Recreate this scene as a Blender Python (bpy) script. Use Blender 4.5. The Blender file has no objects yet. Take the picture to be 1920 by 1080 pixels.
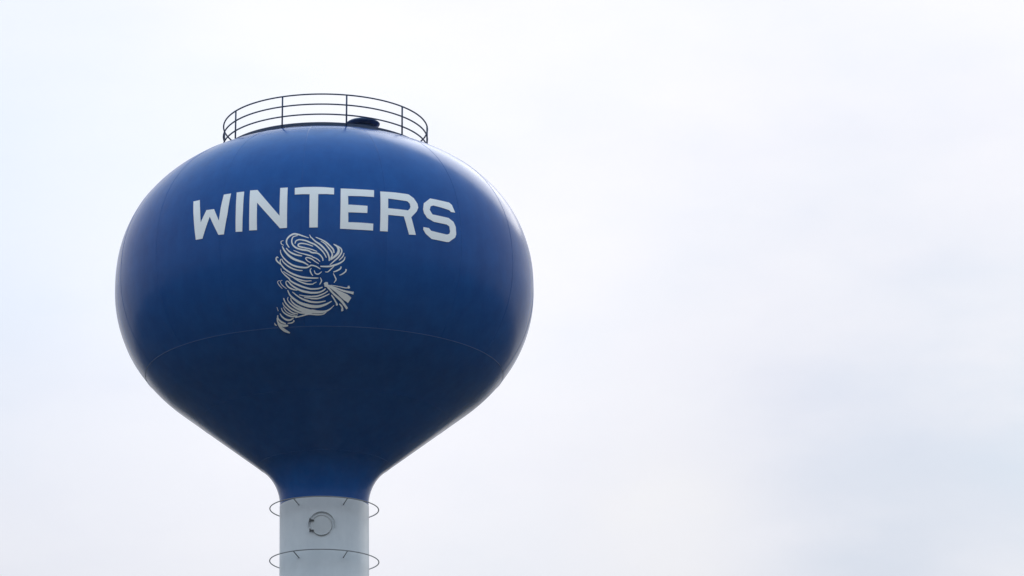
import bpy, bmesh, math, random
from mathutils import Vector, Matrix
random.seed(7)
scene = bpy.context.scene
col = scene.collection
R = math.radians

# ------------------------------------------------------------------ helpers
def link(name, bm, mat, parent=None, smooth=True):
    bmesh.ops.recalc_face_normals(bm, faces=bm.faces)
    me = bpy.data.meshes.new(name)
    bm.to_mesh(me); bm.free()
    if smooth:
        me.shade_smooth()
    me.materials.append(mat)
    o = bpy.data.objects.new(name, me)
    col.objects.link(o)
    if parent: o.parent = parent
    return o

def tube(bm, pts, rad, n=10, closed=False, squash=1.0):
    """sweep a round section along a polyline"""
    pts = [Vector(p) for p in pts]
    rings = []
    m = len(pts)
    up = None
    for i, p in enumerate(pts):
        if closed: t = pts[(i+1) % m] - pts[i-1]
        else: t = pts[min(i+1, m-1)] - pts[max(i-1, 0)]
        t.normalize()
        if up is None:
            up = Vector((0, 0, 1)) if abs(t.z) < .9 else Vector((1, 0, 0))
        a = (up - t*up.dot(t)).normalized(); b = t.cross(a); up = a
        rings.append([bm.verts.new(p + (a*math.cos(2*math.pi*k/n) + b*math.sin(2*math.pi*k/n)*squash)*rad) for k in range(n)])
    for i in range(m if closed else m-1):
        A, B = rings[i], rings[(i+1) % m]
        for k in range(n):
            bm.faces.new((A[k], A[(k+1) % n], B[(k+1) % n], B[k]))
    if not closed:
        bm.faces.new(rings[0]); bm.faces.new(rings[-1])

def circle(r, z, n=144):
    return [(r*math.sin(2*math.pi*k/n), -r*math.cos(2*math.pi*k/n), z) for k in range(n)]

def lathe(bm, prof, n=192):
    """prof: (radius, z) list; radius 0 makes a pole"""
    rows = []
    for r, z in prof:
        if r < 1e-5: rows.append([bm.verts.new((0, 0, z))])
        else: rows.append([bm.verts.new((r*math.sin(2*math.pi*k/n), -r*math.cos(2*math.pi*k/n), z)) for k in range(n)])
    for A, B in zip(rows, rows[1:]):
        for k in range(n):
            j = (k+1) % n
            if len(A) == 1: bm.faces.new((A[0], B[j], B[k]))
            elif len(B) == 1: bm.faces.new((A[k], A[j], B[0]))
            else: bm.faces.new((A[k], A[j], B[j], B[k]))

def box(bm, c, sx, sy, sz, rot=0.0):
    M = Matrix.Translation(c) @ Matrix.Rotation(rot, 4, 'Z') @ Matrix.Diagonal((sx, sy, sz, 1))
    bmesh.ops.create_cube(bm, size=1, matrix=M)

# ------------------------------------------------------------------ materials
def material(name):
    m = bpy.data.materials.new(name); m.use_nodes = True
    nt = m.node_tree
    return m, nt, nt.nodes['Principled BSDF']

def noise(nt, scale, detail=4, rough=.6, vec=None):
    n = nt.nodes.new('ShaderNodeTexNoise')
    n.inputs['Scale'].default_value = scale; n.inputs['Detail'].default_value = detail
    n.inputs['Roughness'].default_value = rough
    if vec: nt.links.new(vec, n.inputs['Vector'])
    return n

def ramp(nt, src, stops):
    r = nt.nodes.new('ShaderNodeValToRGB')
    e = r.color_ramp.elements
    while len(e) < len(stops): e.new(.5)
    for k, (p, c) in enumerate(stops):
        e[k].position = p; e[k].color = (*c, 1)
    nt.links.new(src, r.inputs['Fac'])
    return r

def coords(nt, scale=(1, 1, 1)):
    tc = nt.nodes.new('ShaderNodeTexCoord'); mp = nt.nodes.new('ShaderNodeMapping')
    mp.inputs['Scale'].default_value = scale
    nt.links.new(tc.outputs['Object'], mp.inputs['Vector'])
    return mp.outputs['Vector']

def map_range(nt, src, a, b, lo, hi):
    n = nt.nodes.new('ShaderNodeMapRange')
    for k, v in zip(('From Min', 'From Max', 'To Min', 'To Max'), (a, b, lo, hi)):
        n.inputs[k].default_value = v
    nt.links.new(src, n.inputs['Value'])
    return n.outputs['Result']

def paint(name, c1, c2, rough, coat, streak=(1.6, 1.6, .22), bump=.0, ior=1.4, sheen=0.0):
    """weathered paint: broad blotches and vertical streaks in colour and gloss"""
    m, nt, b = material(name)
    n1 = noise(nt, 1.0, 6, .62, coords(nt, streak))
    nb = noise(nt, 2.2, 7, .68, coords(nt))                 # fine chalky mottling over the streaks
    av = nt.nodes.new('ShaderNodeMix'); av.data_type = 'FLOAT'; av.inputs['Factor'].default_value = .5
    nt.links.new(n1.outputs['Fac'], av.inputs['A']); nt.links.new(nb.outputs['Fac'], av.inputs['B'])
    r = ramp(nt, av.outputs['Result'], [(.36, c1), (.64, c2)])
    nt.links.new(r.outputs['Color'], b.inputs['Base Color'])
    n2 = noise(nt, .5, 5, .6, coords(nt))
    nt.links.new(map_range(nt, n2.outputs['Fac'], .3, .7, rough-.05, rough+.06), b.inputs['Roughness'])
    b.inputs['IOR'].default_value = ior
    b.inputs['Sheen Weight'].default_value = sheen; b.inputs['Sheen Roughness'].default_value = .25
    b.inputs['Coat Weight'].default_value = coat
    b.inputs['Coat Roughness'].default_value = .18
    if bump:
        n3 = noise(nt, .55, 2, .5, coords(nt))
        bp = nt.nodes.new('ShaderNodeBump'); bp.inputs['Strength'].default_value = bump
        bp.inputs['Distance'].default_value = .1
        nt.links.new(n3.outputs['Fac'], bp.inputs['Height'])
        nt.links.new(bp.outputs['Normal'], b.inputs['Normal'])
        nt.links.new(bp.outputs['Normal'], b.inputs['Coat Normal'])
    return m

M_BLUE = paint('blue_tank_paint', (.003, .060, .250), (.006, .083, .315), .20, 0, bump=.05, ior=1.22, sheen=.0)
M_WELD = paint('pale_weld_paint', (.028, .095, .29), (.04, .115, .33), .5, 0)  # paler blue for the uppermost ring bead of the bowl only
M_GASKET = paint('grey_gasket', (.20, .22, .24), (.26, .28, .30), .6, 0)
M_GREY = paint('pale_grey_column_paint', (.51, .56, .60), (.585, .63, .665), .5, 0)
M_LETTER = paint('off_white_letter_paint', (.86, .88, .89), (.91, .93, .94), .5, 0)
M_RAIL = paint('dark_blue_rail_paint', (.012, .03, .075), (.02, .045, .10), .5, 0)
M_VENT = paint('dark_navy_vent_paint', (.008, .035, .11), (.012, .048, .14), .4, 0)
M_STEEL = paint('grey_rail_paint', (.22, .24, .26), (.28, .30, .32), .5, 0)
M_DARK = paint('dark_seal', (.07, .075, .08), (.10, .105, .11), .7, 0)
M_CONC = paint('foundation_concrete', (.30, .29, .27), (.40, .385, .36), .9, 0, (1, 1, 1))

m, nt, b = material('dry_field')
n1 = noise(nt, .02, 8, .6, coords(nt)); n2 = noise(nt, 3.0, 6, .7, coords(nt))
mx = nt.nodes.new('ShaderNodeMix'); mx.data_type = 'FLOAT'; mx.inputs['Factor'].default_value = .45
nt.links.new(n1.outputs['Fac'], mx.inputs['A']); nt.links.new(n2.outputs['Fac'], mx.inputs['B'])
r = ramp(nt, mx.outputs['Result'], [(.35, (.024, .022, .013)), (.5, (.044, .039, .025)), (.65, (.075, .06, .038))])
nt.links.new(r.outputs['Color'], b.inputs['Base Color']); b.inputs['Roughness'].default_value = .95
M_GRASS = m

# ------------------------------------------------------------------ tank profile
TANK = [7.2472, 39.9482, 5.406, 2.2973, 5.5463, 2.0493, 0.7973, 1.666, 1.5133]
STROKE_SCALE = 0.92
SKY_BASE = .885
HAZE = 1.1e-4
SUN_E = 0.5
LETTERS = {
 'W': [[(-37.979,41.454),(-35.787,41.447),(-35.085,41.025),(-34.55,40.595),(-33.004,41.005),(-30.575,40.989),(-28.8,40.53),(-28.491,41.014),(-28.062,41.471),(-25.873,41.472),(-26.331,40.715),(-27.18,40.021),(-28.816,40.038),(-31.742,40.739),(-33.812,40.008),(-35.943,40.019),(-36.84,40.675)]],
 'I': [[(-24.174,41.477),(-21.984,41.471),(-21.846,40.76),(-21.856,40.028),(-23.744,40.05),(-23.896,40.795)]],
 'N': [[(-20.28,41.485),(-18.151,41.472),(-11.717,40.46),(-11.828,41.474),(-9.804,41.475),(-9.715,40.021),(-11.549,40.018),(-17.989,40.999),(-17.775,40.023),(-19.911,40.038),(-20.019,40.733)]],
 'T': [[(-7.88,41.443),(-5.426,41.464),(-2.778,41.462),(-0.137,41.452),(2.605,41.421),(2.582,41.179),(0.517,41.192),(-1.6,41.192),(-1.698,40.005),(-3.882,40.005),(-3.863,41.192),(-5.9,41.2),(-7.808,41.196)]],
 'E': [[(4.372,41.407),(8.857,41.402),(13.368,41.404),(13.247,41.149),(9.706,41.149),(6.271,41.137),(6.283,40.82),(11.399,40.809),(11.283,40.552),(6.253,40.545),(6.234,40.198),(9.544,40.2),(12.825,40.192),(12.744,39.951),(8.361,39.952),(4.101,39.964)]],
 'R': [[(15.08,41.378),(19.29,41.393),(23.051,41.387),(24.536,41.27),(25.499,41.076),(25.597,40.939),(25.068,40.791),(23.386,40.557),(24.574,39.957),(22.65,39.935),(21.286,40.551),(16.901,40.545),(16.708,39.961),(14.614,39.952)],[(17.13,41.139),(22.509,41.123),(23.207,41.044),(23.334,40.938),(23.165,40.865),(22.544,40.786),(16.968,40.783)]],
 'S': [[(37.337,41.024),(35.939,41.008),(35.366,41.064),(32.737,41.1),(30.338,41.116),(29.442,41.066),(29.028,40.928),(29.796,40.776),(32.263,40.772),(34.893,40.765),(36.449,40.667),(37.077,40.508),(37.154,40.241),(36.759,40.117),(34.662,39.911),(33.861,39.896),(31.453,39.9),(29.281,39.903),(27.489,40.048),(26.784,40.186),(26.875,40.273),(28.503,40.266),(29.149,40.184),(31.494,40.167),(34.079,40.158),(34.882,40.205),(35.167,40.288),(34.974,40.466),(34.204,40.515),(32.115,40.516),(30.083,40.52),(28.139,40.616),(27.234,40.773),(27.034,40.907),(27.428,41.134),(29.598,41.363),(32.531,41.358),(35.765,41.353),(36.578,41.286)]],
}
STROKES = [
 ([(-4.024,39.651),(-5.373,39.714),(-6.793,39.78),(-7.958,39.802),(-9.128,39.725),(-9.786,39.612),(-9.797,39.488),(-9.162,39.352)],[0.017,0.065,0.024]),
 ([(-6.922,39.746),(-8.09,39.702),(-8.485,39.579),(-8.238,39.445),(-7.341,39.334),(-5.921,39.271),(-4.24,39.232),(-3.211,39.166),(-1.789,39.139),(-0.951,39.066),(-0.434,38.97),(-0.344,38.891)],[0.024,0.062,0.034]),
 ([(-7.65,39.475),(-7.32,39.565),(-6.412,39.602),(-4.863,39.562),(-3.45,39.484),(-2.423,39.424),(-1.525,39.333),(-0.624,39.227),(0.085,39.113),(0.566,38.994)],[0.031,0.058,0.031]),
 ([(-2.94,39.368),(-4.355,39.437),(-5.901,39.475),(-6.746,39.446),(-6.623,39.38),(-5.395,39.334),(-3.849,39.289),(-2.689,39.237),(-1.851,39.195)],[0.024,0.051,0.024]),
 ([(-3.829,39.76),(-3.445,39.666),(-3.188,39.641),(-2.292,39.532),(-1.136,39.431),(-0.108,39.308),(0.796,39.163),(1.253,39.019),(1.322,38.891)],[0.017,0.062,0.041]),
 ([(-2.224,39.672),(-0.878,39.596),(0.406,39.505),(1.565,39.374),(2.342,39.261),(2.541,39.148)],[0.024,0.055,0.051]),
 ([(-0.878,39.538),(0.149,39.455),(1.051,39.325),(1.828,39.195),(2.092,39.083),(1.71,38.955)],[0.017,0.051,0.058]),
 ([(2.399,39.441),(3.369,39.361),(3.763,39.247),(3.513,39.134),(2.614,39.02),(1.581,38.923)],[0.021,0.092,0.034]),
 ([(3.496,39.377),(4.341,39.298),(4.546,39.185),(3.783,39.022),(2.496,38.877),(1.459,38.765)],[0.034,0.055,0.021]),
 ([(5.197,39.155),(4.822,39.033),(3.86,38.911)],[0.024,0.041,0.021]),
 ([(5.485,39.035),(5.1,38.915),(3.938,38.817),(2.507,38.751),(1.069,38.715),(-1.027,38.718)],[0.021,0.062,0.038]),
 ([(2.64,38.728),(1.86,38.641),(0.944,38.547),(0.219,38.547)],[0.021,0.041,0.017]),
 ([(4.505,38.717),(4.228,38.646),(3.316,38.582),(2.396,38.541)],[0.044,0.051,0.027]),
 ([(5.812,38.643),(5.696,38.572),(4.921,38.493),(4.067,38.445)],[0.058,0.044,0.021]),
 ([(2.401,38.503),(2.948,38.381),(3.161,38.306),(2.64,38.214)],[0.021,0.044,0.021]),
 ([(-9.949,39.341),(-9.442,39.257),(-8.542,39.17),(-7.248,39.099),(-5.818,39.061)],[0.024,0.058,0.034]),
 ([(-10.591,39.436),(-11.047,39.464),(-11.304,39.516),(-11.229,39.573),(-10.636,39.593)],[0.017,0.031,0.017]),
 ([(-10.988,39.406),(-10.36,39.246),(-9.344,39.094),(-8.059,38.975),(-6.502,38.896),(-5.333,38.845),(-4.168,38.755)],[0.027,0.079,0.027]),
 ([(-11.47,39.295),(-11.428,39.189),(-10.808,39.04),(-9.662,38.889),(-8.245,38.77),(-6.545,38.708),(-4.705,38.686),(-3.777,38.738),(-3.251,38.753),(-2.075,38.712),(-1.03,38.632)],[0.017,0.062,0.024]),
 ([(-11.352,38.996),(-11.664,38.934),(-11.543,38.838),(-10.669,38.691),(-9.253,38.558),(-7.424,38.449),(-5.572,38.388),(-3.309,38.359),(-1.576,38.356)],[0.024,0.062,0.027]),
 ([(-11.218,38.994),(-10.855,38.897),(-9.705,38.763),(-8.279,38.661),(-6.838,38.608),(-5.78,38.596)],[0.024,0.051,0.021]),
 ([(-12.136,39.033),(-12.461,39.065),(-12.746,39.006),(-12.445,38.924),(-11.549,38.822)],[0.024,0.051,0.038]),
 ([(-11.578,38.697),(-11.381,38.602),(-10.63,38.489),(-9.48,38.36),(-9.183,38.3),(-8.033,38.211),(-5.985,38.103),(-4.211,38.041),(-3.375,38.028),(-1.729,38.034),(-0.457,38.077)],[0.017,0.062,0.034]),
 ([(-10.977,38.599),(-9.685,38.491),(-8.12,38.383),(-6.668,38.316),(-5.068,38.272),(-3.457,38.276)],[0.014,0.048,0.021]),
 ([(-8.256,38.37),(-6.525,38.255),(-4.767,38.183),(-3.284,38.171),(-2.896,38.191),(-2.076,38.235)],[0.019,0.049,0.015]),
 ([(-10.355,38.29),(-9.792,38.278),(-8.954,38.166),(-7.656,38.06),(-6.039,37.973),(-4.243,37.927),(-3.403,37.914),(-1.591,37.922),(-0.386,37.971),(0.363,38.036)],[0.026,0.072,0.034]),
 ([(-10.419,38.282),(-10.366,38.199),(-9.745,38.104),(-8.58,38.032),(-7.384,38.002)],[0.026,0.053,0.019]),
 ([(-8.851,37.96),(-7.477,37.832),(-6.149,37.739),(-4.485,37.67),(-3.478,37.644),(-1.629,37.634),(0.374,37.67)],[0.019,0.064,0.023]),
 ([(-7.002,37.862),(-5.495,37.825),(-3.978,37.808),(-3.432,37.804),(-1.756,37.821),(-0.086,37.889),(0.966,37.963)],[0.019,0.049,0.03]),
 ([(-5.665,37.785),(-3.995,37.757),(-3.448,37.743),(-1.614,37.746),(0.066,37.809),(1.425,37.879)],[0.019,0.049,0.026]),
 ([(-10.101,38.024),(-9.662,37.891),(-8.746,37.773),(-7.134,37.639),(-5.309,37.561),(-3.518,37.518),(-1.491,37.515),(0.377,37.57),(2.142,37.666)],[0.019,0.105,0.019]),
 ([(-9.407,37.776),(-9.271,37.696),(-8.268,37.58),(-6.453,37.478),(-4.436,37.418),(-3.18,37.4)],[0.026,0.064,0.026]),
 ([(-10.107,37.812),(-10.329,37.733),(-9.647,37.618),(-8.33,37.501),(-6.498,37.408),(-4.468,37.348),(-3.569,37.377),(-1.832,37.356),(0.068,37.366),(1.638,37.437),(2.787,37.548)],[0.023,0.064,0.124,0.075,0.019]),
 ([(-11.447,37.788),(-11.024,37.657),(-10.048,37.525),(-8.712,37.424),(-7.02,37.348),(-5.121,37.318)],[0.041,0.06,0.038]),
 ([(-11.807,37.662),(-11.576,37.581),(-10.587,37.465),(-9.254,37.356),(-7.688,37.311)],[0.023,0.049,0.03]),
 ([(-12.346,37.506),(-12.096,37.41),(-11.085,37.311),(-9.528,37.249),(-7.896,37.257)],[0.023,0.053,0.038]),
 ([(-11.786,37.534),(-11.135,37.405),(-9.939,37.321),(-8.519,37.283)],[0.019,0.034,0.019]),
 ([(-12.983,37.353),(-12.465,37.257),(-11.426,37.174),(-10.295,37.152),(-9.091,37.201)],[0.026,0.064,0.026]),
 ([(-13.699,37.311),(-13.761,37.218),(-13.002,37.121),(-11.599,37.052)],[0.026,0.072,0.026]),
 ([(-14.065,37.236),(-13.883,37.096),(-12.677,37.013),(-10.997,37.003)],[0.023,0.087,0.045]),
 ([(-14.078,37.082),(-13.43,36.972),(-12.228,36.874),(-10.715,36.799)],[0.03,0.105,0.019]),
 ([(-11.079,37.065),(-9.902,37.071),(-9.019,37.116),(-9.23,37.147)],[0.019,0.038,0.026]),
 ([(-12.012,38.326),(-12.638,38.297),(-12.606,38.238),(-12.138,38.152),(-11.513,38.073)],[0.011,0.026,0.015]),
 ([(-11.333,38.329),(-11.882,38.3),(-11.807,38.233),(-11.231,38.146),(-10.307,38.058)],[0.011,0.026,0.015]),
 ([(-13.621,37.538),(-13.37,37.426)],[0.019,0.038,0.023]),
 ([(-14.968,37.103),(-14.94,37.057),(-14.443,37.023)],[0.015,0.041,0.015]),
 ([(-8.588,37.214),(-6.441,37.26),(-4.812,37.299),(-3.599,37.297),(-1.847,37.282),(-0.25,37.299),(0.622,37.359)],[0.026,0.049,0.026]),
 ([(1.104,38.127),(2.304,38.046),(3.675,37.947),(5.07,37.848),(6.329,37.767),(7.135,37.702)],[0.057,0.087,0.105,0.17,0.222,0.203]),
 ([(0.584,38.127),(2.633,37.883),(4.833,37.679),(6.585,37.46)],[0.064,0.064,0.087,0.075]),
 ([(0.954,38.143),(3.048,38.063),(5.322,37.978),(8.11,37.919)],[0.038,0.053,0.094]),
 ([(1.696,38.143),(4.085,38.102),(5.891,38.067),(6.93,38.094)],[0.015,0.03,0.041]),
 ([(6.406,38.089),(6.704,38.093),(6.924,38.107)],[0.087,0.09,0.075]),
 ([(1.958,37.85),(2.662,37.747),(3.549,37.597)],[0.03,0.049,0.049]),
 ([(3.29,37.58),(3.553,37.584),(3.781,37.597)],[0.075,0.087,0.075]),
 ([(4.246,37.598),(4.98,37.521),(5.342,37.428)],[0.026,0.057,0.049]),
 ([(4.87,37.423),(5.136,37.427),(5.413,37.444)],[0.075,0.094,0.075]),
 ([(-0.01,38.143),(0.508,38.163),(1.027,38.168)],[0.113,0.158,0.113]),
 ([(-3.393,38.667),(-3.733,38.598),(-3.483,38.504),(-3.031,38.427)],[0.014,0.044,0.017]),
 ([(-0.638,38.555),(-1.567,38.479),(-2.358,38.503),(-2.678,38.596)],[0.014,0.041,0.017]),
 ([(-1.108,38.376),(-0.746,38.275),(-1.27,38.156)],[0.015,0.045,0.019]),
 ([(-3.503,38.832),(-4.408,38.897),(-4.854,38.978),(-4.394,39.0),(-3.358,38.958),(-2.454,38.877),(-1.415,38.797)],[0.017,0.044,0.017]),
 ([(-8.003,39.248),(-6.454,39.16),(-4.901,39.105),(-3.35,39.045),(-2.963,39.013),(-1.928,38.955),(-1.086,38.867)],[0.017,0.044,0.027]),
]
def tank_profile():
    RAD, ZC, BT, NT, BB, NB, TC, RF, RC = TANK
    N = 72
    P = []
    for i in range(N+1):
        t = math.pi/2*(1-i/N)
        c, s = max(math.cos(t), 0), math.sin(t)
        P.append((RAD*c**(2/NT) if i else 0.0, ZC+BT*s**(2/NT)))
    for i in range(1, 41):
        t = TC*i/40
        P.append((RAD*math.cos(t)**(2/NB), ZC-BB*math.sin(t)**(2/NB)))
    dx, dz = P[-1][0]-P[-2][0], P[-1][1]-P[-2][1]
    l = math.hypot(dx, dz); dx /= l; dz /= l
    nx, nz = -dz, dx
    s = (RC+RF-RF*nx-P[-1][0])/dx
    x0, z0 = P[-1]
    for k in range(1, 15): P.append((x0+dx*s*k/14, z0+dz*s*k/14))
    cx, cz = P[-1][0]+nx*RF, P[-1][1]+nz*RF
    a0 = math.atan2(-nz, -nx)
    if a0 < 0: a0 += 2*math.pi
    for k in range(1, 25):
        a = a0+(math.pi-a0)*k/24
        P.append((cx+RF*math.cos(a), cz+RF*math.sin(a)))
    return P
PROF = tank_profile()
Z_SPLIT = 32.36                      # where blue paint meets the pale column
PROF = [p for p in PROF if p[1] > Z_SPLIT+.02]+[(TANK[8]+.002, Z_SPLIT)]
ZS = [p[1] for p in PROF]

def tank_r(z):
    for (r0, z0), (r1, z1) in zip(PROF, PROF[1:]):
        if z1 <= z <= z0:
            return r0+(r1-r0)*(z-z0)/(z1-z0 if z1 != z0 else 1)
    return PROF[-1][0]

def tank_n(z):
    """outward normal (radial, vertical) of the tank skin at height z"""
    e = .03
    a, b2 = tank_r(z-e), tank_r(z+e)
    n = Vector((2*e, -(b2-a)))
    return n.normalized()

def on_tank(phi, z, off=0.0):
    n = tank_n(z); r = tank_r(z)+n.x*off; zz = z+n.y*off
    return Vector((r*math.sin(phi), -r*math.cos(phi), zz))

# ------------------------------------------------------------------ water tower
tower = bpy.data.objects.new('water_tower', None); col.objects.link(tower)
tower.empty_display_size = 3
tower['label'] = 'tall blue bulb-shaped water tower lettered WINTERS on a pale grey column'
tower['category'] = 'water tower'

bm = bmesh.new()
lathe(bm, PROF, 256)
# weld beads: meridian joints of the upper shell and three ring joints of the bowl
for k in range(16):
    ph = R(-6+22.5*k)
    pts = []
    for (r, z) in PROF[14:]:
        if z < 36.95: break
        pts.append(on_tank(ph, z-.0001, -.004))
    tube(bm, pts, .010, 6)
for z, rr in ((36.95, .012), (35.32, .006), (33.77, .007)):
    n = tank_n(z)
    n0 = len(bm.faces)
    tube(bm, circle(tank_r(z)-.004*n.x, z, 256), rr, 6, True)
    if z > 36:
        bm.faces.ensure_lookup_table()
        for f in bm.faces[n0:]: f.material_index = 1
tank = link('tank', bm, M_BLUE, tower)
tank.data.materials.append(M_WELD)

# painted letters: flat outlines cut into a fine grid and wrapped on the steel
def painted(name, loops, mat, parent, off=.010):
    bm = bmesh.new()
    S = 6.5
    es = []
    for lp in loops:
        vs = [bm.verts.new((R(a)*S, z, 0)) for a, z in lp]
        es += [bm.edges.new((vs[i], vs[(i+1) % len(vs)])) for i in range(len(vs))]
    bmesh.ops.triangle_fill(bm, edges=es, use_beauty=True, use_dissolve=False)
    xs = [v.co.x for v in bm.verts]; zs = [v.co.y for v in bm.verts]
    step = .14
    for axis, lo, hi in ((0, min(xs), max(xs)), (1, min(zs), max(zs))):
        x = lo+step
        while x < hi:
            co = Vector((x, 0, 0)) if axis == 0 else Vector((0, x, 0))
            no = Vector((1, 0, 0)) if axis == 0 else Vector((0, 1, 0))
            bmesh.ops.bisect_plane(bm, geom=bm.verts[:]+bm.edges[:]+bm.faces[:], plane_co=co, plane_no=no, dist=1e-5)
            x += step
    for v in bm.verts: v.co = on_tank(v.co.x/S, v.co.y, off)
    for f in bm.faces:
        c = f.calc_center_median(); f.normal_update()
        if f.normal.dot(Vector((c.x, c.y, 0))) < 0: f.normal_flip()
    ext = bmesh.ops.extrude_face_region(bm, geom=bm.faces[:])     # a film of paint with an edge
    nv = [g for g in ext['geom'] if isinstance(g, bmesh.types.BMVert)]
    for v in nv:
        n = tank_n(v.co.z); ph = math.atan2(v.co.x, -v.co.y)
        v.co += Vector((n.x*math.sin(ph), -n.x*math.cos(ph), n.y))*.006
    return link(name, bm, mat, parent, smooth=False)

for ch in 'WINTERS':
    o = painted('letter', LETTERS[ch], M_LETTER, tank)

# the whirlwind emblem: tapered brush strokes wrapped on the steel
def smooth_path(P, n=7):
    Q = [(2*P[0][0]-P[1][0], 2*P[0][1]-P[1][1])]+list(P)+[(2*P[-1][0]-P[-2][0], 2*P[-1][1]-P[-2][1])]
    out = []
    for i in range(1, len(Q)-2):
        a, b2, c, d = Q[i-1:i+3]
        for k in range(n):
            t = k/n
            out.append(tuple(.5*(2*b2[j]+(c[j]-a[j])*t+(2*a[j]-5*b2[j]+4*c[j]-d[j])*t*t+(3*b2[j]-a[j]-3*c[j]+d[j])*t**3) for j in (0, 1)))
    out.append(Q[-2])
    return out

bm = bmesh.new()
S = 7.0
for i, (pts, wd) in enumerate(STROKES):
    path = [(R(a)*S, z) for a, z in pts]
    path = smooth_path(path) if len(path) > 2 else path
    L = [0]
    for p, q in zip(path, path[1:]): L.append(L[-1]+math.hypot(q[0]-p[0], q[1]-p[1]))
    off = .008+.0007*i
    top = []
    for k, p in enumerate(path):
        u = L[k]/L[-1]*(len(wd)-1)
        j = min(int(u), len(wd)-2)
        f = u-j
        if len(wd) == 3: f = f**.55 if j == 0 else 1-(1-f)**.55   # full belly, quick taper
        w = (wd[j]+(wd[j+1]-wd[j])*f)*.5*STROKE_SCALE
        q0, q1 = path[max(k-1, 0)], path[min(k+1, len(path)-1)]
        tx, tz = q1[0]-q0[0], q1[1]-q0[1]
        l = math.hypot(tx, tz) or 1
        nx, nz = -tz/l*w, tx/l*w
        row = []
        for s2 in (-1, 0, 1):
            row.append(bm.verts.new(on_tank((p[0]+nx*s2)/S, p[1]+nz*s2, off)))
        top.append(row)
    for A, B in zip(top, top[1:]):
        for s2 in (0, 1): bm.faces.new((A[s2], A[s2+1], B[s2+1], B[s2]))
for f in bm.faces:
    f.normal_update(); c = f.calc_center_median()
    if f.normal.dot(Vector((c.x, c.y, 0))) < 0: f.normal_flip()
me = bpy.data.meshes.new('emblem'); bm.to_mesh(me); bm.free()
me.materials.append(M_LETTER)
emblem = bpy.data.objects.new('emblem', me); col.objects.link(emblem); emblem.parent = tank
emblem['label'] = 'pale whirlwind emblem of curling strokes with a gust blowing to the right'

# column down to a flared base on the field
bm = bmesh.new()
prof = [(TANK[8]-.01, Z_SPLIT+.0), (TANK[8]+.008, Z_SPLIT-.012), (TANK[8]+.008, 9.0)]
for k in range(1, 21):
    u = k/20; prof.append((TANK[8]+.008+2.6*u*u, 9.0-8.8*u))
prof.append((TANK[8]+2.608, .2))
lathe(bm, prof, 160)
for z in (29.25, 26.2, 23.1, 20.0, 16.9, 13.8): tube(bm, circle(TANK[8]+.002, z, 160), .014, 6, True)
column = link('column', bm, M_GREY, tower)
bm = bmesh.new(); lathe(bm, [(0, .28), (4.4, .28), (4.55, .2), (4.6, -.3)], 96)
link('foundation', bm, M_CONC, tower)

# two ring rails round the column
for z in (32.26, 30.44):
    bm = bmesh.new()
    tube(bm, circle(1.853, 0, 128), .019, 8, True)
    ring = link('ring_rail', bm, M_STEEL, tower)
    ring.location = (0, 0, z); ring.rotation_euler.y = R(.8)
    for a in (-34, 25, 146, -155):
        bm = bmesh.new()
        d = Vector((math.sin(R(a)), -math.cos(R(a)), 0))
        tube(bm, [d*1.51+Vector((0, 0, -.17)), d*1.84+Vector((0, 0, -.01))], .018, 8)
        link('standoff', bm, M_STEEL, ring)

# round hatch on the column
HZ = 31.345; ha = R(-3.4); RCOL = TANK[8]+.008
def on_col(x, z, off):
    a = ha+x/RCOL
    return Vector(((RCOL+off)*math.sin(a), -(RCOL+off)*math.cos(a), HZ+z))
bm = bmesh.new()
rows = []
for r, off in ((.365, -.005), (.365, .035), (.325, .045), (.315, .028), (.30, .028), (.16, .040), (.0, .045)):
    if r == 0: rows.append([bm.verts.new(on_col(0, 0, off))]); continue
    rows.append([bm.verts.new(on_col(r*math.cos(2*math.pi*k/48), r*math.sin(2*math.pi*k/48), off)) for k in range(48)])
for A, B in zip(rows, rows[1:]):
    for k in range(48):
        j = (k+1) % 48
        bm.faces.new((A[k], A[j], B[j], B[k]) if len(B) > 1 else (A[k], A[j], B[0]))
hatch = link('hatch', bm, M_GREY, tower)
bm = bmesh.new()
tube(bm, [on_col(.342*math.cos(R(a)), .342*math.sin(R(a)), .036) for a in range(-150, 140, 6)], .011, 6)
link('gasket', bm, M_GASKET, hatch)
bm = bmesh.new()
prev = None
for a in range(-12, 193, 5):                                   # drip hood over the upper half
    c, s2 = math.cos(R(a)), math.sin(R(a))
    cur = [bm.verts.new(on_col(rr*c, rr*s2+.02, off)) for rr, off in ((.455, -.005), (.455, .065), (.438, .065), (.438, -.005))]
    if prev:
        for k in range(4): bm.faces.new((prev[k], prev[(k+1) % 4], cur[(k+1) % 4], cur[k]))
    else: bm.faces.new(cur)
    prev = cur
bm.faces.new(prev)
link('rain_hood', bm, M_GREY, hatch, smooth=False)
for z in (.165, -.185):
    bm = bmesh.new(); c = on_col(-.31, z, .06)
    box(bm, c, .13, .05, .06, ha)
    bmesh.ops.bevel(bm, geom=bm.edges[:], offset=.012, segments=2, affect='EDGES')
    tube(bm, [c+Vector((-.07, -.03, -.06)), c+Vector((-.07, -.03, .06))], .022, 8)
    link('hinge', bm, M_DARK, hatch, smooth=False)

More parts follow.
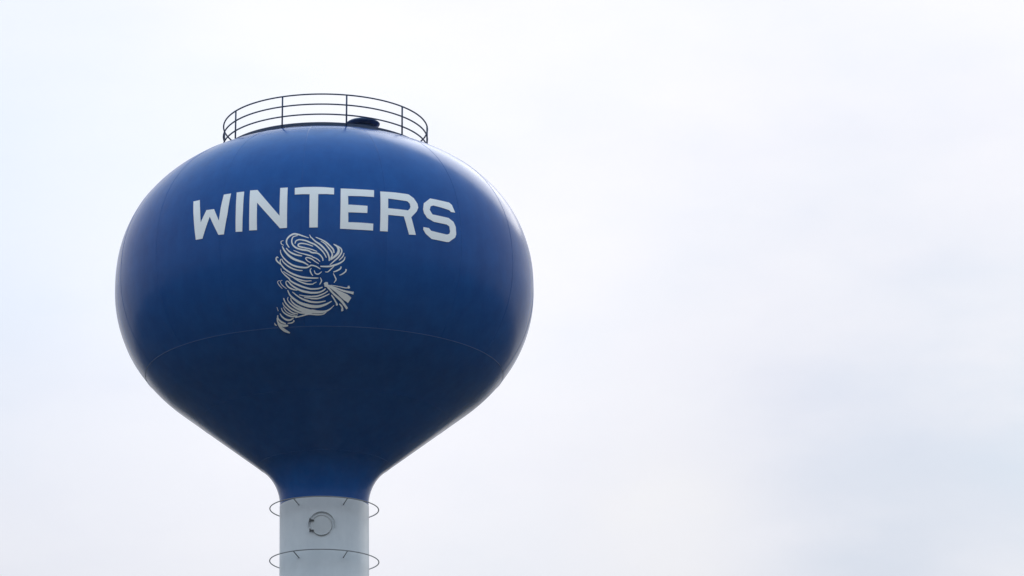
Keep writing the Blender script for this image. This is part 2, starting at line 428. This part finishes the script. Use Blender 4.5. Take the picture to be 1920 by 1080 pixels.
# guard railing on the roof
RR = 3.58; ZR = 44.88
bm = bmesh.new()
n = 144; V = []
for k in range(n):
    a = 2*math.pi*k/n
    V.append([bm.verts.new((r*math.sin(a), -r*math.cos(a), z)) for r, z in ((RR+.012, -.02), (RR+.012, .10), (RR-.012, .10), (RR-.012, -.02))])
for k in range(n):
    A, B = V[k], V[(k+1) % n]
    for q in range(4): bm.faces.new((A[q], A[(q+1) % 4], B[(q+1) % 4], B[q]))
railing = link('railing', bm, M_RAIL, tower, smooth=False)
railing.location = (.03, 0, ZR); railing.rotation_euler.y = R(.7)
for z in (1.12, .755, .39):
    bm = bmesh.new(); tube(bm, circle(RR, z, 180), .027, 8, True)
    link('rail', bm, M_RAIL, railing)
post0 = None
for k in range(10):
    a = R(11.7+36*k)
    if post0 is None:
        bm = bmesh.new()
        tube(bm, [(0, 0, -.12), (0, 0, 1.135)], .030, 8)
        tube(bm, [(0, .03, .05), (0, .42, -.02)], .022, 6)      # stay back to the roof
        box(bm, (0, .42, .08), .16, .12, .05)
        post0 = link('post', bm, M_RAIL, railing); o = post0
    else:
        o = post0.copy(); col.objects.link(o); o.parent = railing
    o.location = (RR*math.sin(a), -RR*math.cos(a), 0); o.rotation_euler.z = a

# mushroom vent on the roof by the railing
vx, vy = 1.33, -2.55
lo, hi = 40.0, 45.34
target = math.hypot(vx, vy)
for _ in range(40):
    mid = (lo+hi)/2
    if tank_r(mid) > target: lo = mid
    else: hi = mid
vz = lo
bm = bmesh.new(); lathe(bm, [(.40, -.15), (.40, .12), (.36, .12)], 40)
vent = link('roof_vent', bm, M_VENT, tower)
vent.location = (vx, vy, vz)
bm = bmesh.new()
cap = [(.36, .11), (.45, .11), (.57, .17), (.59, .21), (.57, .235), (.50, .28), (.38, .325), (.22, .35), (0, .36)]
lathe(bm, cap, 48)
link('vent_cap', bm, M_VENT, vent)

# ------------------------------------------------------------------ ground
bm = bmesh.new()
G = 6000.0; N = 60
def sp(i): 
    u = 2*i/N-1
    return math.copysign(abs(u)**2.2, u)*G
grid = [[bm.verts.new((sp(i), sp(j), 0 if math.hypot(sp(i), sp(j)) < 400 else (math.sin(sp(i)*.0011)*math.cos(sp(j)*.0013+1)-.6)*5)) for i in range(N+1)] for j in range(N+1)]
for j in range(N):
    for i in range(N): bm.faces.new((grid[j][i], grid[j][i+1], grid[j+1][i+1], grid[j+1][i]))
ground = link('ground', bm, M_GRASS); ground['kind'] = 'structure'

# ------------------------------------------------------------------ thin veil of moist air
mh = bpy.data.materials.new('thin_haze'); mh.use_nodes = True
hn = mh.node_tree; hn.nodes.clear()
ho = hn.nodes.new('ShaderNodeOutputMaterial'); pv = hn.nodes.new('ShaderNodeVolumePrincipled')
pv.inputs['Color'].default_value = (.93, .95, 1, 1); pv.inputs['Density'].default_value = HAZE
hn.links.new(pv.outputs['Volume'], ho.inputs['Volume'])
bm = bmesh.new(); box(bm, Vector((0, 0, 25)), 13000, 13000, 80)
haze = link('haze', bm, mh, smooth=False); haze['kind'] = 'stuff'; haze['label'] = 'thin pale haze in the air around the tower'

# ------------------------------------------------------------------ sky and sun
SUN_AZ, SUN_EL = 24.0, 38.0            # behind the tower, to its right, veiled by cloud
sd = Vector((math.sin(R(SUN_AZ))*math.cos(R(SUN_EL)), math.cos(R(SUN_AZ))*math.cos(R(SUN_EL)), math.sin(R(SUN_EL))))
w = bpy.data.worlds.new('World'); scene.world = w; w.use_nodes = True
nt = w.node_tree
bg = nt.nodes['Background']; bg.inputs['Strength'].default_value = .1
sky = nt.nodes.new('ShaderNodeTexSky'); sky.sky_type = 'NISHITA'; sky.sun_disc = False
sky.sun_elevation = R(SUN_EL); sky.sun_rotation = R(SUN_AZ)
tc = nt.nodes.new('ShaderNodeTexCoord'); D = tc.outputs['Generated']
def wmap(scale, loc=(0, 0, 0)):
    mp = nt.nodes.new('ShaderNodeMapping'); mp.inputs['Scale'].default_value = scale; mp.inputs['Location'].default_value = loc
    nt.links.new(D, mp.inputs['Vector']); return mp.outputs['Vector']
def lobe(az, el, k):
    """smooth 0..1 bump round a compass direction"""
    v = nt.nodes.new('ShaderNodeVectorMath'); v.operation = 'DOT_PRODUCT'
    nt.links.new(D, v.inputs[0])
    v.inputs[1].default_value = (math.sin(R(az))*math.cos(R(el)), math.cos(R(az))*math.cos(R(el)), math.sin(R(el)))
    p = nt.nodes.new('ShaderNodeMath'); p.operation = 'MULTIPLY_ADD'
    nt.links.new(v.outputs['Value'], p.inputs[0]); p.inputs[1].default_value = k; p.inputs[2].default_value = -k
    e = nt.nodes.new('ShaderNodeMath'); e.operation = 'EXPONENT'
    nt.links.new(p.outputs[0], e.inputs[0])
    return e.outputs[0]
def mth(op, a, b2):
    n = nt.nodes.new('ShaderNodeMath'); n.operation = op
    for i, x in enumerate((a, b2)):
        if isinstance(x, (int, float)): n.inputs[i].default_value = x
        else: nt.links.new(x, n.inputs[i])
    return n.outputs[0]
def mixc(f, a, b2):
    n = nt.nodes.new('ShaderNodeMix'); n.data_type = 'RGBA'
    for key, x in (('Factor', f), ('A', a), ('B', b2)):
        s = [q for q in n.inputs if q.name == key and q.enabled][0]
        if isinstance(x, tuple): s.default_value = (*x, 1)
        elif isinstance(x, (int, float)): s.default_value = x
        else: nt.links.new(x, s)
    return [q for q in n.outputs if q.enabled][0]
n1 = noise(nt, 7.0, 6, .55, wmap((1, 1, 2.2), (.3, .1, .7)))
n2 = noise(nt, 15.0, 5, .52, wmap((1, 1, 2.8), (3.1, 1.7, .2)))
n3 = noise(nt, 9.0, 4, .5, wmap((1, 1, 1.7), (9, 4, 2)))
def sat(x): return mth('MINIMUM', mth('MAXIMUM', x, 0.0), 1.0)
wob = map_range(nt, n2.outputs['Fac'], .32, .68, .45, 1.3)
big = map_range(nt, n1.outputs['Fac'], .40, .66, 0, 1)
# bright overcast sheet, then darker and bluer masses drifting in it
cloud = (9.75, 9.68, 10.1)
grey = mth('ADD', mth('MULTIPLY', big, .30), mth('MULTIPLY', lobe(8.0, 14.9, 700), .45))
cloud = mixc(sat(mth('MULTIPLY', grey, wob)), cloud, (7.6, 7.85, 9.1))
cyan = mth('ADD', mth('MULTIPLY', map_range(nt, n3.outputs['Fac'], .45, .7, 0, 1), .25), mth('MULTIPLY', lobe(11.5, 14.6, 800), .42))
cloud = mixc(sat(mth('MULTIPLY', cyan, wob)), cloud, (6.9, 8.1, 9.2))
cloud = mixc(sat(mth('MULTIPLY', lobe(8.6, 12.9, 2600), wob)), cloud, (7.7, 8.15, 9.1))
cloud = mixc(sat(mth('MULTIPLY', mth('MULTIPLY', lobe(5.4, 13.4, 3500), .8), wob)), cloud, (10.2, 10.0, 9.95))
cloud = mixc(sat(mth('MULTIPLY', lobe(-6.5, 18.5, 420), .7)), cloud, (8.2, 9.1, 10.6))
# higher up the sheet thins and lets the blue through
sx = nt.nodes.new('ShaderNodeSeparateXYZ'); nt.links.new(D, sx.inputs[0])
cloud = mixc(map_range(nt, sx.outputs['Z'], .42, .85, 0, .8), cloud, (5.2, 8.9, 11.8))
# the cloud grows brighter toward the veiled sun and duller behind the viewer
zen = mth('MULTIPLY', mth('ADD', mth('MULTIPLY', mth('MAXIMUM', sx.outputs['Z'], 0.0), 1.6), 1.0), SKY_BASE/1.455)   # overcast skies brighten to the zenith
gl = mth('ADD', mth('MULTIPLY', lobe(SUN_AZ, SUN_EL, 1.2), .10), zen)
gl = mth('ADD', gl, mth('MULTIPLY', lobe(0, 17.2, 300), .12))  # halo behind the tower painted into the cloud brightness, apart from the sun
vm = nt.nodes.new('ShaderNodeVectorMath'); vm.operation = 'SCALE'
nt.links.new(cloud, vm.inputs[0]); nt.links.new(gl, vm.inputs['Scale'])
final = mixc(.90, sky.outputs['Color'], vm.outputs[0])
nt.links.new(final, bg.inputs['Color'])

ld = bpy.data.lights.new('sun', 'SUN'); ld.energy = SUN_E; ld.angle = R(30); ld.color = (1, .96, .9)
lo = bpy.data.objects.new('sun', ld); col.objects.link(lo)
lo.rotation_euler = sd.to_track_quat('Z', 'Y').to_euler(); lo.location = (0, 0, 80)

# ------------------------------------------------------------------ camera
cd = bpy.data.cameras.new('camera'); cam = bpy.data.objects.new('camera', cd); col.objects.link(cam)
cam.location = (0, -125, 1.7); cam.rotation_euler = (R(90+17.1), 0, 0)
cd.sensor_width = 36; cd.lens = 7070/1920*36
cd.shift_x = (960-608)/1920
cd.clip_start = .5; cd.clip_end = 20000
scene.camera = cam
scene.view_settings.view_transform = 'Standard'; scene.view_settings.look = 'None'
scene.view_settings.gamma = 1; scene.view_settings.use_curve_mapping = False
scene.view_settings.exposure = 0
scene.cycles.max_bounces = 8
